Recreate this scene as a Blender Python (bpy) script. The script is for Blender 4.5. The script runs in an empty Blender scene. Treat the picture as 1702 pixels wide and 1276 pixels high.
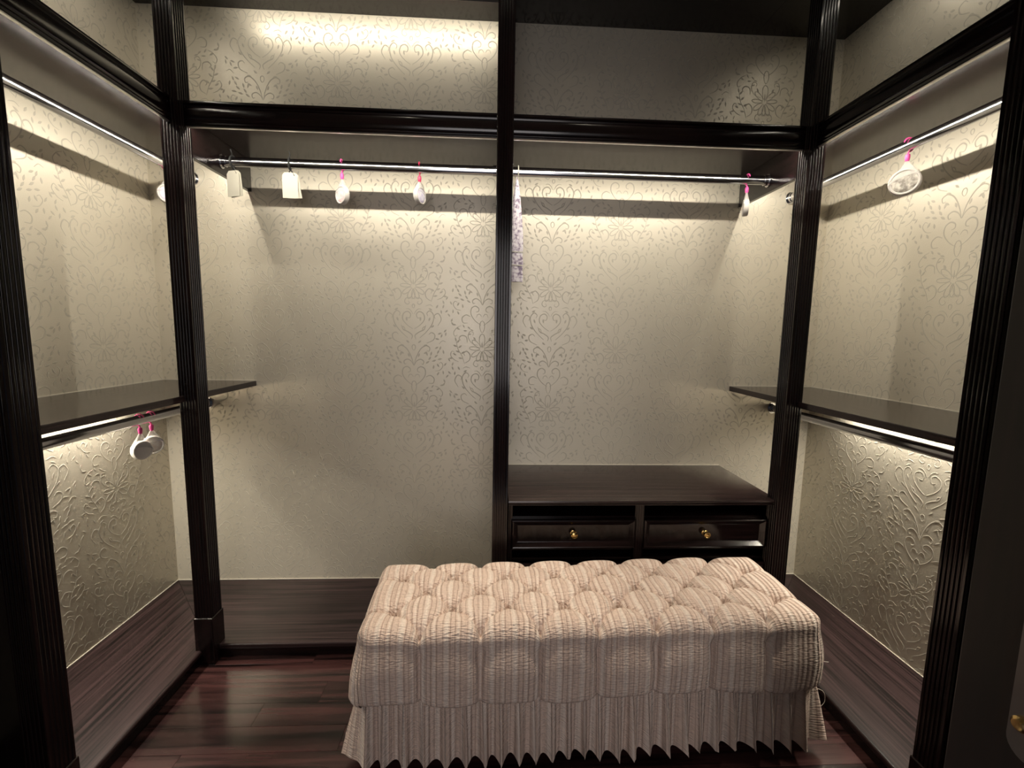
import bpy, bmesh, math, random
import numpy as np
from mathutils import Vector, Matrix
random.seed(7); RNG = np.random.default_rng(7)
scn = bpy.context.scene
COL = scn.collection
PI = math.pi

# ------------------------------------------------------------------ camera
cd = bpy.data.cameras.new('camera'); cam = bpy.data.objects.new('camera', cd); COL.objects.link(cam)
cd.sensor_fit = 'HORIZONTAL'; cd.sensor_width = 36.0; cd.lens = 733.868 / 1702 * 36.0
cd.clip_start = 0.02; cd.clip_end = 60
_p, _y, _r = 0.1160066, 0.0494208, 0.0172065
_f = Vector((math.sin(_y)*math.cos(_p), math.cos(_y)*math.cos(_p), -math.sin(_p)))
_rt = Vector((math.cos(_y), -math.sin(_y), 0)); _u = _rt.cross(_f)
_r2 = math.cos(_r)*_rt + math.sin(_r)*_u; _u2 = -math.sin(_r)*_rt + math.cos(_r)*_u
cam.matrix_world = Matrix(((_r2.x, _u2.x, -_f.x, -0.04174), (_r2.y, _u2.y, -_f.y, -2.10122),
                           (_r2.z, _u2.z, -_f.z, 1.28546), (0, 0, 0, 1)))
scn.camera = cam

# ------------------------------------------------------------------ world, light, exposure
w = bpy.data.worlds.new('world'); scn.world = w; w.use_nodes = True
w.node_tree.nodes['Background'].inputs['Color'].default_value = (0.55, 0.62, 0.80, 1)
w.node_tree.nodes['Background'].inputs['Strength'].default_value = 0.06
vs = scn.view_settings
vs.view_transform = 'Standard'; vs.look = 'None'; vs.gamma = 1.0; vs.use_curve_mapping = False
vs.exposure = 0.42

LED_COL = (1.0, 0.92, 0.77)
P_BACK, P_SIDE_UP, P_SIDE_LOW, P_TOP_L, P_TOP_SIDE, P_DOWN, P_DAY = 4.2, 3.7, 6.6, 1.15, (1.5, 0.8), 66.0, 25.0

def area_light(name, loc, direction, sx, sy, power, color, parent=None, long_axis=None):
    ld = bpy.data.lights.new(name, 'AREA'); ld.shape = 'RECTANGLE'; ld.size = sx; ld.size_y = sy
    ld.energy = power; ld.color = color
    o = bpy.data.objects.new(name, ld); COL.objects.link(o)
    z = -Vector(direction).normalized()
    x = Vector(long_axis).normalized() if long_axis else Vector((1, 0, 0))
    x = (x - z*x.dot(z)).normalized(); y = z.cross(x)
    m = Matrix(((x.x, y.x, z.x, loc[0]), (x.y, y.y, z.y, loc[1]), (x.z, y.z, z.z, loc[2]), (0, 0, 0, 1)))
    o.matrix_world = m
    if parent:
        o.parent = parent; o.matrix_parent_inverse = Matrix.Translation(-WORG[parent.name])
    return o
# daylight of the window in the neighbouring room, seen through the open doorway
area_light('window_daylight', (-0.1, -4.4, 1.5), (0, 1, -0.02), 1.6, 1.7, P_DAY, (1.0, 0.93, 0.91))

# ------------------------------------------------------------------ helpers
WORG = {}          # world origin of every thing / part
def mesh_obj(name, me, mat, parent=None, origin=None, local=False):
    o = bpy.data.objects.new(name, me); COL.objects.link(o)
    if mat is not None and len(me.materials) == 0: me.materials.append(mat)
    if parent is not None:
        o.parent = parent
        org = WORG[parent.name]
        if not local: me.transform(Matrix.Translation(-org))
        WORG[o.name] = org.copy()
    else:
        org = Vector(origin) if origin is not None else Vector((0, 0, 0))
        if not local: me.transform(Matrix.Translation(-org))
        o.location = org; WORG[o.name] = org.copy()
    return o
def bm_obj(name, bm, mat, parent=None, origin=None, local=False, smooth=False, angle=None):
    me = bpy.data.meshes.new(name)
    bmesh.ops.recalc_face_normals(bm, faces=bm.faces[:])
    if smooth:
        for f in bm.faces: f.smooth = True
        if angle is not None:
            for e in bm.edges:
                if len(e.link_faces) == 2 and e.calc_face_angle(0) > angle: e.smooth = False
    bm.to_mesh(me); bm.free()
    return mesh_obj(name, me, mat, parent, origin, local)
def thing(name, label, cat, loc=(0, 0, 0), group=None):
    o = bpy.data.objects.new(name, None); COL.objects.link(o); o.location = loc
    o.empty_display_size = 0.05
    WORG[o.name] = Vector(loc); tag(o, label, cat, group); return o
def tag(o, label=None, cat=None, group=None, kind=None):
    if label: o['label'] = label
    if cat: o['category'] = cat
    if group: o['group'] = group
    if kind: o['kind'] = kind
    return o
def box(bm, x0, x1, y0, y1, z0, z1, bev=0.0, seg=1):
    vs_ = [bm.verts.new(p) for p in ((x0,y0,z0),(x1,y0,z0),(x1,y1,z0),(x0,y1,z0),(x0,y0,z1),(x1,y0,z1),(x1,y1,z1),(x0,y1,z1))]
    fs = [bm.faces.new([vs_[i] for i in q]) for q in ((0,3,2,1),(4,5,6,7),(0,1,5,4),(1,2,6,5),(2,3,7,6),(3,0,4,7))]
    if bev > 0:
        es = list({e for f in fs for e in f.edges})
        bmesh.ops.bevel(bm, geom=es, offset=bev, segments=seg, profile=0.5, affect='EDGES')
def boxo(name, dims, mat, parent=None, origin=None, bev=0.0015, seg=2, smooth=False):
    bm = bmesh.new(); box(bm, *dims, bev=bev, seg=seg); return bm_obj(name, bm, mat, parent, origin)
def prism(bm, poly, axis_pts):
    """sweep closed polygon poly [(a,b)] through frames [(origin, A, B)]"""
    rings = []
    for o, A, B in axis_pts:
        rings.append([bm.verts.new(Vector(o) + Vector(A)*a + Vector(B)*b) for a, b in poly])
    n = len(poly)
    for r0, r1 in zip(rings, rings[1:]):
        for i in range(n): bm.faces.new((r0[i], r0[(i+1) % n], r1[(i+1) % n], r1[i]))
    bm.faces.new(rings[0][::-1]); bm.faces.new(rings[-1])
def lathe(bm, prof, n=24, M=None):
    """prof [(r,z)] about local z, closed by M"""
    M = M or Matrix.Identity(4); rings = []
    for r, z in prof:
        if r < 1e-6: rings.append([bm.verts.new(M @ Vector((0, 0, z)))])
        else: rings.append([bm.verts.new(M @ Vector((r*math.cos(2*PI*k/n), r*math.sin(2*PI*k/n), z))) for k in range(n)])
    for a, b in zip(rings, rings[1:]):
        for k in range(n):
            k2 = (k+1) % n
            if len(a) == 1 and len(b) == 1: continue
            if len(a) == 1: bm.faces.new((a[0], b[k], b[k2]))
            elif len(b) == 1: bm.faces.new((a[k], a[k2], b[0]))
            else: bm.faces.new((a[k], a[k2], b[k2], b[k]))
def tube(bm, pts, r, n=8, cap=True):
    pts = [Vector(p) for p in pts]; rings = []; prev = None
    rs = r if isinstance(r, (list, tuple)) else [r]*len(pts)
    for i, p in enumerate(pts):
        t = (pts[min(i+1, len(pts)-1)] - pts[max(i-1, 0)]).normalized()
        if prev is None:
            a = t.orthogonal().normalized()
        else:
            a = (prev - t*prev.dot(t)).normalized()
        prev = a; b = t.cross(a)
        rings.append([bm.verts.new(p + (a*math.cos(2*PI*k/n) + b*math.sin(2*PI*k/n))*rs[i]) for k in range(n)])
    for r0, r1 in zip(rings, rings[1:]):
        for k in range(n): bm.faces.new((r0[k], r0[(k+1) % n], r1[(k+1) % n], r1[k]))
    if cap: bm.faces.new(rings[0][::-1]); bm.faces.new(rings[-1])
def catmull(P, n=5):
    P = [np.array(p, float) for p in P]; Q = [2*P[0]-P[1]] + P + [2*P[-1]-P[-2]]; out = []
    for i in range(1, len(Q)-2):
        for k in range(n):
            t = k/n; a, b, c, d = Q[i-1:i+3]
            out.append(0.5*((2*b) + (c-a)*t + (2*a-5*b+4*c-d)*t*t + (3*b-a-3*c+d)*t**3))
    out.append(P[-1]); return out

# ------------------------------------------------------------------ materials
def mat(name, color=(.5, .5, .5), rough=.5, metal=0, spec=.5, coat=0, emit=None, estr=0, alpha=1, sheen=0, trans=0):
    m = bpy.data.materials.new(name); m.use_nodes = True
    b = m.node_tree.nodes['Principled BSDF']
    b.inputs['Base Color'].default_value = (*color, 1); b.inputs['Roughness'].default_value = rough
    b.inputs['Metallic'].default_value = metal; b.inputs['Specular IOR Level'].default_value = spec
    b.inputs['Coat Weight'].default_value = coat; b.inputs['Alpha'].default_value = alpha
    b.inputs['Sheen Weight'].default_value = sheen; b.inputs['Transmission Weight'].default_value = trans
    if emit: b.inputs['Emission Color'].default_value = (*emit, 1); b.inputs['Emission Strength'].default_value = estr
    return m
def nodes(m): return m.node_tree.nodes, m.node_tree.links, m.node_tree.nodes['Principled BSDF']
def ramp(N, stops, interp='LINEAR'):
    r = N.new('ShaderNodeValToRGB'); r.color_ramp.interpolation = interp
    e = r.color_ramp.elements
    while len(e) < len(stops): e.new(0.5)
    for el, (p, c) in zip(e, stops): el.position = p; el.color = (*c, 1)
    return r
def wood(name, scale, c0, c1, rough, grain_rough=0.04, coat=0.0, bump=0.02, per_object=0.0):
    """streaky wood; scale stretches the grain, small number along the grain"""
    m = mat(name, c0, rough, coat=coat); N, L, b = nodes(m)
    tc = N.new('ShaderNodeTexCoord'); mp = N.new('ShaderNodeMapping'); mp.inputs['Scale'].default_value = scale
    L.new(tc.outputs['Object'], mp.inputs['Vector'])
    vec = mp.outputs['Vector']
    if per_object:
        oi = N.new('ShaderNodeObjectInfo'); ml = N.new('ShaderNodeMath'); ml.operation = 'MULTIPLY'; ml.inputs[1].default_value = 37.0
        L.new(oi.outputs['Random'], ml.inputs[0])
        ad = N.new('ShaderNodeVectorMath'); ad.operation = 'ADD'; L.new(vec, ad.inputs[0]); L.new(ml.outputs[0], ad.inputs[1]); vec = ad.outputs[0]
    nz = N.new('ShaderNodeTexNoise'); nz.inputs['Scale'].default_value = 1.0; nz.inputs['Detail'].default_value = 5; nz.inputs['Distortion'].default_value = 0.5
    L.new(vec, nz.inputs['Vector'])
    r = ramp(N, [(0.36, c0), (0.52, tuple(.5*(a+q) for a, q in zip(c0, c1))), (0.70, c1)])
    L.new(nz.outputs['Fac'], r.inputs['Fac'])
    col = r.outputs['Color']
    if per_object:
        hv = N.new('ShaderNodeHueSaturation'); mr = N.new('ShaderNodeMapRange')
        mr.inputs['To Min'].default_value = 1-per_object; mr.inputs['To Max'].default_value = 1+per_object
        L.new(oi.outputs['Random'], mr.inputs['Value']); L.new(mr.outputs[0], hv.inputs['Value']); L.new(col, hv.inputs['Color']); col = hv.outputs['Color']
    L.new(col, b.inputs['Base Color'])
    m2 = N.new('ShaderNodeMapRange'); m2.inputs['To Min'].default_value = rough-grain_rough; m2.inputs['To Max'].default_value = rough+grain_rough
    L.new(nz.outputs['Fac'], m2.inputs['Value']); L.new(m2.outputs[0], b.inputs['Roughness'])
    if bump:
        bp = N.new('ShaderNodeBump'); bp.inputs['Strength'].default_value = bump; bp.inputs['Distance'].default_value = 0.002
        L.new(nz.outputs['Fac'], bp.inputs['Height']); L.new(bp.outputs['Normal'], b.inputs['Normal'])
    return m
ESP0, ESP1 = (0.0035, 0.0022, 0.0022), (0.014, 0.0065, 0.0065)
M_post = wood('espresso_lacquer_vertical', (60, 60, 3), ESP0, ESP1, 0.16, bump=0)
M_wx = wood('espresso_lacquer_along_x', (3, 70, 70), ESP0, ESP1, 0.17, bump=0)
M_wy = wood('espresso_lacquer_along_y', (70, 3, 70), ESP0, ESP1, 0.17, bump=0)
M_shx = wood('espresso_shelf_along_x', (2.5, 60, 60), (0.012, 0.008, 0.008), (0.036, 0.021, 0.020), 0.20, grain_rough=.02, bump=0)
M_shy = wood('espresso_shelf_along_y', (60, 2.5, 60), (0.012, 0.008, 0.008), (0.036, 0.021, 0.020), 0.20, grain_rough=.02, bump=0)
M_plx = wood('platform_wood_along_x', (2.2, 105, 60), (0.006, 0.0035, 0.0035), (0.042, 0.023, 0.024), 0.36, bump=.08)
M_ply = wood('platform_wood_along_y', (105, 2.2, 60), (0.006, 0.0035, 0.0035), (0.042, 0.023, 0.024), 0.36, bump=.08)
for m_ in (M_plx, M_ply): m_.node_tree.nodes['Principled BSDF'].inputs['Specular IOR Level'].default_value = .28
M_floor = wood('floor_plank_wood', (1.6, 34, 20), (0.005, 0.0025, 0.0025), (0.056, 0.023, 0.022), 0.19, bump=.06, per_object=0.35)
M_chrome = mat('polished_chrome', (0.62, 0.62, 0.64), 0.14, metal=1)
M_alu = mat('brushed_aluminium', (0.72, 0.71, 0.69), 0.3, metal=1)
M_brass = mat('brass', (0.62, 0.42, 0.16), 0.22, metal=1)
M_led = mat('led_diffuser', (1, 1, 1), 0.5, emit=(1.0, 0.90, 0.70), estr=6)
M_led_off = mat('unlit_diffuser', (0.75, 0.74, 0.70), 0.5)
M_ceil = mat('ceiling_paint', (0.78, 0.76, 0.72), 0.8)
M_pink = mat('pink_plastic', (0.90, 0.09, 0.36), 0.35)
M_red = mat('crimson_plastic', (0.62, 0.03, 0.10), 0.35)
M_net = mat('white_net', (0.74, 0.72, 0.70), 0.7, alpha=0.34)
M_rim = mat('white_disc_rim', (0.60, 0.56, 0.53), 0.7)
M_white = mat('chalk_white_disc', (0.93, 0.88, 0.82), 0.7)
M_card = mat('cream_card', (0.56, 0.535, 0.455), 0.8)
M_string = mat('black_string', (0.02, 0.02, 0.02), 0.6)
M_dark = mat('hidden_dark_wood', (0.02, 0.012, 0.01), 0.6)
def disc_mat(name, a, b_):
    m = mat(name, a, .65); N, L, b = nodes(m)
    nz = N.new('ShaderNodeTexNoise'); nz.inputs['Scale'].default_value = 70; nz.inputs['Detail'].default_value = 4
    tc = N.new('ShaderNodeTexCoord'); L.new(tc.outputs['Object'], nz.inputs['Vector'])
    r = ramp(N, [(0.38, a), (0.62, b_)]); L.new(nz.outputs['Fac'], r.inputs['Fac']); L.new(r.outputs['Color'], b.inputs['Base Color'])
    return m
M_disc_pink = disc_mat('pink_sachet_disc', (0.72, 0.50, 0.52), (0.86, 0.80, 0.76))
M_disc_grey = disc_mat('grey_sachet_disc', (0.28, 0.25, 0.22), (0.66, 0.62, 0.56))
M_disc_cream = disc_mat('cream_sachet_disc', (0.78, 0.70, 0.62), (0.92, 0.88, 0.82))
M_disc_lilac = disc_mat('lilac_sachet_disc', (0.66, 0.60, 0.78), (0.84, 0.82, 0.86))

def wallpaper(name, color, rough, weave=1.0, pearl=0.0):
    m = mat(name, color, rough, spec=.5, metal=pearl); N, L, b = nodes(m)
    tc = N.new('ShaderNodeTexCoord')
    nz = N.new('ShaderNodeTexNoise'); nz.inputs['Scale'].default_value = 260; nz.inputs['Detail'].default_value = 3
    L.new(tc.outputs['Object'], nz.inputs['Vector'])
    n2 = N.new('ShaderNodeTexNoise'); n2.inputs['Scale'].default_value = 1.2; n2.inputs['Detail'].default_value = 2
    L.new(tc.outputs['Object'], n2.inputs['Vector'])
    c = color; r = ramp(N, [(0.3, tuple(k*.96 for k in c)), (0.7, tuple(min(1, k*1.03) for k in c))])
    L.new(n2.outputs['Fac'], r.inputs['Fac']); L.new(r.outputs['Color'], b.inputs['Base Color'])
    bp = N.new('ShaderNodeBump'); bp.inputs['Strength'].default_value = .25*weave; bp.inputs['Distance'].default_value = .0012
    L.new(nz.outputs['Fac'], bp.inputs['Height']); L.new(bp.outputs['Normal'], b.inputs['Normal'])
    return m
WALL = (0.66, 0.61, 0.51)
M_wall = wallpaper('pearl_wallpaper', WALL, 0.40, pearl=.32)
M_damask = wallpaper('damask_relief', (0.50, 0.462, 0.388), 0.66, .3, pearl=.06)

# ------------------------------------------------------------------ setting
H = 2.632; XW = 1.55; YFR = -2.32; UNIT = 1.13; YF = -0.459; PZ = 0.06
wb = tag(boxo('wall_back', (-XW-.1, XW+.1, 0, .1, 0, 2.9), M_wall, bev=0), kind='structure')
wl = tag(boxo('wall_left', (-XW-.1, -XW, YFR, 0, 0, 2.9), M_wall, bev=0), kind='structure')
wr = tag(boxo('wall_right', (XW, XW+.1, YFR, 0, 0, 2.9), M_wall, bev=0), kind='structure')
bm = bmesh.new(); DX0, DX1, DZ = -0.55, 0.64, 2.12
box(bm, -XW-.1, DX0, YFR-.1, YFR, 0, 2.9); box(bm, DX1, XW+.1, YFR-.1, YFR, 0, 2.9); box(bm, DX0, DX1, YFR-.1, YFR, DZ, 2.9)
tag(bm_obj('wall_front', bm, M_wall), kind='structure')
bm = bmesh.new(); box(bm, -XW-.1, XW+.1, YFR-.1, .1, 2.76, 2.86)
tag(bm_obj('ceiling', bm, M_ceil), kind='structure')
# doorway lining
bm = bmesh.new()
box(bm, DX0-.07, DX0, YFR-.11, YFR+.012, 0, DZ+.07, .002); box(bm, DX1, DX1+.07, YFR-.11, YFR+.012, 0, DZ+.07, .002); box(bm, DX0, DX1, YFR-.11, YFR+.012, DZ, DZ+.07, .002)
tag(bm_obj('trim_1', bm, M_post), kind='structure')
# floor with separate planks
fl = tag(boxo('floor', (-XW-.1, XW+.1, YFR-.1, .1, -.06, -.012), M_dark, bev=0), kind='structure')
PW = 0.092; row = 0; y = -0.40
plank_me = {}
while y > YFR - .05:
    x = -1.22 - random.random()*.8
    while x < 1.22:
        Lp = random.choice((0.76, 0.91, 1.06))
        a, b_ = max(x, -1.2), min(x+Lp, 1.2)
        if b_ - a > .04:
            key = round(b_-a, 3)
            if key not in plank_me:
                bm = bmesh.new(); box(bm, -key/2+.0001, key/2-.0001, -PW/2+.0001, PW/2-.0001, -.012, 0, .0007)
                me = bpy.data.meshes.new('plank'); bmesh.ops.recalc_face_normals(bm, faces=bm.faces[:]); bm.to_mesh(me); bm.free(); me.materials.append(M_floor); plank_me[key] = me
            o = bpy.data.objects.new('plank', plank_me[key]); COL.objects.link(o); o.parent = fl
            o.location = ((a+b_)/2, y-PW/2, 0)
        x += Lp
    y -= PW

# damask relief of the wallpaper -------------------------------------------------
def damask_motif():
    S = []
    def c(P, wd=.0050, n=4):
        pts = catmull(P, n); S.append((pts, wd)); S.append(([np.array((-p[0], p[1])) for p in pts], wd))
    def almond(cx, cz, ang, ln, wd, mirror=True, rib=.0040):
        d = np.array((math.cos(ang), math.sin(ang))); nrm = np.array((-d[1], d[0]))
        base = np.array((cx, cz)); pts = []
        for k in range(13):
            t = k/12*2*PI
            pts.append(base + d*ln*.5*(1-math.cos(t)) + nrm*wd*.5*math.sin(t)*(.6+.4*math.sin(t/2)))
        S.append((pts, rib))
        if mirror: S.append(([np.array((-p[0], p[1])) for p in pts], rib))
    def leaf(cx, cz, ang, ln=.022, wd=.009):
        d = np.array((math.cos(ang), math.sin(ang))); base = np.array((cx, cz))
        S.append(([base + d*ln*t for t in (0, .25, .5, .75, 1)], ('leaf', wd))); q = [np.array((-p[0], p[1])) for p in S[-1][0]]; S.append((q, ('leaf', wd)))
    R = math.radians
    almond(0, .010, R(90), .062, .030, False)
    for a, l, wd in ((42, .052, .022), (5, .050, .018), (-35, .050, .022), (-68, .052, .022)): almond(.010*math.cos(R(a)), .010*math.sin(R(a)), R(a), l, wd)
    almond(0, -.012, R(-90), .045, .018, False)
    leaf(0.0005, .004, R(90), .03, .004)
    c([(.006,.112),(.034,.134),(.053,.163),(.051,.190),(.034,.201),(.018,.192),(.018,.178),(.029,.174)])
    c([(.003,.152),(.012,.164),(.023,.161),(.027,.149)], .003)
    almond(0, .078, R(90), .055, .026, False)
    c([(.068,.122),(.090,.124),(.094,.146),(.076,.160),(.056,.152)])
    c([(.001,.206),(.012,.226),(.030,.236),(.046,.227),(.043,.213),(.035,.215)])
    c([(.001,.208),(.012,.248),(.032,.284),(.056,.300),(.074,.291),(.071,.275),(.060,.277)])
    c([(.001,.208),(.009,.238),(.020,.262)], .003)
    almond(0, .278, R(90), .026, .018, False)
    for x, z, a in ((.055,.216,35),(.068,.232,55),(.084,.226,20),(.078,.252,75),(.096,.245,40),(.108,.262,60),(.110,.236,10),(.064,.252,110)): leaf(x, z, R(a))
    for x, z, a in ((.040,.086,20),(.055,.094,40),(.070,.086,0),(.050,.072,-15),(.082,.100,55)): leaf(x, z, R(a), .018, .007)
    c([(.004,-.060),(.016,-.052),(.034,-.056),(.040,-.072),(.028,-.083),(.018,-.076),(.024,-.067)], .0036)
    almond(0, -.100, R(90), .018, .013, False)
    c([(.004,-.196),(.030,-.178),(.050,-.152),(.046,-.126),(.028,-.116),(.014,-.127),(.018,-.145),(.031,-.143)])
    c([(.003,-.128),(.010,-.115),(.022,-.104),(.036,-.104)], .003)
    c([(.010,-.244),(.006,-.226),(.026,-.210),(.048,-.198),(.057,-.178)], .005)
    c([(.028,-.238),(.060,-.208),(.086,-.172),(.093,-.134),(.077,-.112),(.062,-.122),(.066,-.136)])
    c([(.112,-.180),(.128,-.150),(.115,-.124),(.097,-.132),(.100,-.148)])
    almond(.040, -.205, R(60), .022, .010)
    c([(.060,-.262),(.092,-.246),(.098,-.222),(.082,-.212),(.070,-.222)])
    c([(.082,-.070),(.094,-.034),(.114,.002),(.122,.040)], .0036)
    for x, z, a in ((.090,-.045,10),(.098,-.022,150),(.104,-.016,20),(.112,.004,140),(.117,.010,25),(.121,.034,75),(.119,.028,130)): leaf(x, z, R(a))
    c([(.080,-.066),(.060,-.052),(.056,-.028),(.072,-.010),(.086,-.020),(.080,-.032)])
    c([(.070,.030),(.074,.056),(.094,.064),(.108,.052),(.100,.040)])
    for x, z, a in ((.135,-.100,70),(.146,-.118,40),(.130,-.125,100),(.142,-.080,110),(.150,-.060,60),(.140,-.210,45),(.148,-.228,80),(.135,.110,60),(.146,.125,110),(.150,.150,50),(.138,.165,95),(.142,.205,60)): leaf(x, z, R(a), .019, .008)
    c([(.020,.018),(.050,.030),(.066,.058),(.058,.082),(.042,.078),(.044,.064)], .0036)
    c([(.098,.110),(.118,.100),(.134,.078),(.128,.060),(.116,.066)], .0036)
    c([(.100,.180),(.122,.186),(.136,.206),(.128,.222),(.116,.216)], .0036)
    c([(.110,-.060),(.132,-.050),(.148,-.028),(.140,-.010),(.128,-.018)], .0036)
    c([(.056,-.090),(.076,-.084),(.090,-.092)], .003)
    c([(.118,-.265),(.134,-.250),(.150,-.256)], .003)
    for x, z, a in ((.030,.040,60),(.104,.090,30),(.122,.112,10),(.108,.160,60),(.118,.200,120),(.090,.190,80),(.120,-.030,30),(.136,-.042,-10),(.070,-.100,-30),(.104,-.100,60),(.112,-.220,20),(.126,-.236,70),(.020,.246,70),(.046,.262,30),(.030,-.160,80),(.070,-.160,70),(.080,-.190,40),(.100,-.240,-10),(.020,-.262,40),(.044,-.276,20),(.098,.286,30),(.120,.280,70),(.140,.262,100)): leaf(x, z, R(a), .020, .009)
    return S
def ribbons(S):
    """ridged ribbons in the x-z plane, ridge towards -y"""
    V, F = [], []
    for pts, wd in S:
        k = len(pts); lf = isinstance(wd, tuple); wmax = wd[1] if lf else wd; b0 = len(V)
        for i, p in enumerate(pts):
            t = pts[min(i+1, k-1)] - pts[max(i-1, 0)]; t = t/(np.linalg.norm(t)+1e-9); nrm = np.array((-t[1], t[0]))
            ww = wmax*.5*(math.sin(PI*i/(k-1)) if lf else (0.35+.65*min(1, 2.5*min(i, k-1-i)/(k-1)+.15)))
            for s, h in ((-1, 0), (0, -.0004), (1, 0)):
                q = p + nrm*ww*s; V.append((q[0], h, q[1]))
        for i in range(k-1):
            a = b0+3*i
            F.append((a, a+1, a+4, a+3)); F.append((a+1, a+2, a+5, a+4))
    return np.array(V), F
DV, DF = ribbons(damask_motif())
PX, PZd = 0.64, 0.574
def damask(wall, a0, a1, z0, z1, phase, place):
    V, F = [], []; n = 0
    i0 = int(math.floor((a0-phase)/(PX/2)))-1; i1 = int(math.ceil((a1-phase)/(PX/2)))+1
    for i in range(i0, i1+1):
        ca = phase + i*PX/2
        for j in range(-6, 7):
            cz = 1.778 + j*PZd - (PZd/2 if i % 2 else 0)
            if cz < z0-.35 or cz > z1+.35 or ca < a0-.17 or ca > a1+.17: continue
            P = DV + np.array((ca, 0, cz))
            ok = (P[:, 0] > a0+.002) & (P[:, 0] < a1-.002) & (P[:, 2] > z0+.002) & (P[:, 2] < z1-.002)
            F += [tuple(k+n for k in f) for f in DF if all(ok[k] for k in f)]
            V.append(P); n += len(P)
    V = np.concatenate(V); V = place(V)
    used = sorted({k for f in F for k in f}); mp = {k: q for q, k in enumerate(used)}
    me = bpy.data.meshes.new('damask_pattern'); me.from_pydata([tuple(v) for v in V[used]], [], [tuple(mp[k] for k in f) for f in F]); me.update()
    o = mesh_obj('damask_pattern', me, M_damask, wall); tag(o, kind='stuff'); return o
damask(wb, -XW, XW, PZ, H, -.083, lambda V: np.stack([V[:, 0], V[:, 1]-.0001, V[:, 2]], 1))
damask(wl, -1.05, 0, PZ, H, -.30, lambda V: np.stack([-XW-V[:, 1]+.0001, V[:, 0], V[:, 2]], 1))
damask(wr, -1.12, 0, PZ, H, -.30, lambda V: np.stack([XW+V[:, 1]-.0001, V[:, 0], V[:, 2]], 1))

# ------------------------------------------------------------------ wardrobe frames
def fluted(bm, x0, x1, y0, y1, z0, z1, n=5, depth=.0032, edge=.006):
    def face(p0, p1):
        p0, p1 = Vector(p0), Vector(p1); d = p1-p0; L = d.length; t = d/L; inn = Vector((-t.y, t.x)); out = []
        pitch = (L-2*edge)/n; gw = pitch*.78
        out.append(p0 + t*.0015)
        for i in range(n):
            c = edge + pitch*(i+.5)
            for k in range(7):
                a = PI*k/6
                out.append(p0 + t*(c - math.cos(a)*gw/2) + inn*(math.sin(a)*depth))
        out.append(p1 - t*.0015); return out
    ring = face((x0, y0), (x1, y0)) + face((x1, y0), (x1, y1)) + face((x1, y1), (x0, y1)) + face((x0, y1), (x0, y0))
    lo = [bm.verts.new((p.x, p.y, z0)) for p in ring]; hi = [bm.verts.new((p.x, p.y, z1)) for p in ring]
    k = len(ring)
    for i in range(k): bm.faces.new((lo[i], lo[(i+1) % k], hi[(i+1) % k], hi[i]))
    bm.faces.new(lo[::-1]); bm.faces.new(hi)
def post(parent, cx, cy, sx=.062, sy=.066, z0=0, z1=H, plinth=True):
    bm = bmesh.new(); x0, x1, y0, y1 = cx-sx/2, cx+sx/2, cy-sy/2, cy+sy/2
    fluted(bm, x0, x1, y0, y1, z0, z1)
    p = bm_obj('post', bm, M_post, parent, smooth=True, angle=math.radians(40))
    if plinth:
        bm = bmesh.new(); e = .0035
        box(bm, x0-e, x1+e, y0-e, y1+e, z0, .19, .003, 2)
        bm_obj('plinth', bm, M_post, p)
    return p
BEAM = [(0, 2.045), (.016, 2.045), (.0185, 2.041), (.0185, 2.036), (.011, 2.032), (.010, 2.027), (.013, 2.023), (.0155, 2.012), (.0165, 1.996), (.0155, 1.984), (.012, 1.979), (.014, 1.976), (.0165, 1.9725), (.0150, 1.968), (.012, 1.966), (0, 1.966)]
def beam(parent, p0, p1, out, m):
    bm = bmesh.new(); prism(bm, BEAM, [(p0, out, (0, 0, 1)), (p1, out, (0, 0, 1))])
    b_ = bm_obj('beam', bm, m, parent, smooth=True, angle=math.radians(38))
    bm = bmesh.new(); prism(bm, [(.004, 1.9615), (.0125, 1.9615), (.0145, 1.9635), (.0125, 1.9657), (.004, 1.9657)], [(p0, out, (0, 0, 1)), (p1, out, (0, 0, 1))])
    tag(bm_obj('edge_trim', bm, M_alu, b_), label='slim aluminium edge trim'); return b_
def led(parent, p0, p1, nrm, power, width=.010, color=LED_COL, lit=True, spread=PI):
    """aluminium channel with a diffuser from p0 to p1 (along x or y), light thrown along nrm"""
    p0, p1 = Vector(p0), Vector(p1); ax = (p1-p0).normalized(); nrm = Vector(nrm).normalized(); sd = ax.cross(nrm)
    bm = bmesh.new(); h = width*.5
    prism(bm, [(-h-.002, -.004), (h+.002, -.004), (h+.002, .004), (h, .004), (h, .001), (-h, .001), (-h, .004), (-h-.002, .004)], [(p0, sd, nrm), (p1, sd, nrm)])
    ch = bm_obj('led_channel', bm, M_alu, parent)
    bm = bmesh.new(); prism(bm, [(-h+.0004, .0012), (h-.0004, .0012), (h-.0004, .003), (-h+.0004, .003)], [(p0+ax*.001, sd, nrm), (p1-ax*.001, sd, nrm)])
    if lit:
        bm_obj('led_diffuser', bm, M_led, ch)
        al = area_light('led_light', tuple((p0+p1)/2 + nrm*.005), tuple(nrm), (p1-p0).length-.004, width, power, color, ch, tuple(ax)); al.data.spread = spread
    else:
        bm_obj('led_diffuser', bm, M_led_off, ch)
    return ch
def nosed_board(name, parent, x0, x1, y0, y1, z0, z1, m, bev=.004):
    return boxo(name, (x0, x1, y0, y1, z0, z1), m, parent, bev=bev, seg=3)

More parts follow.
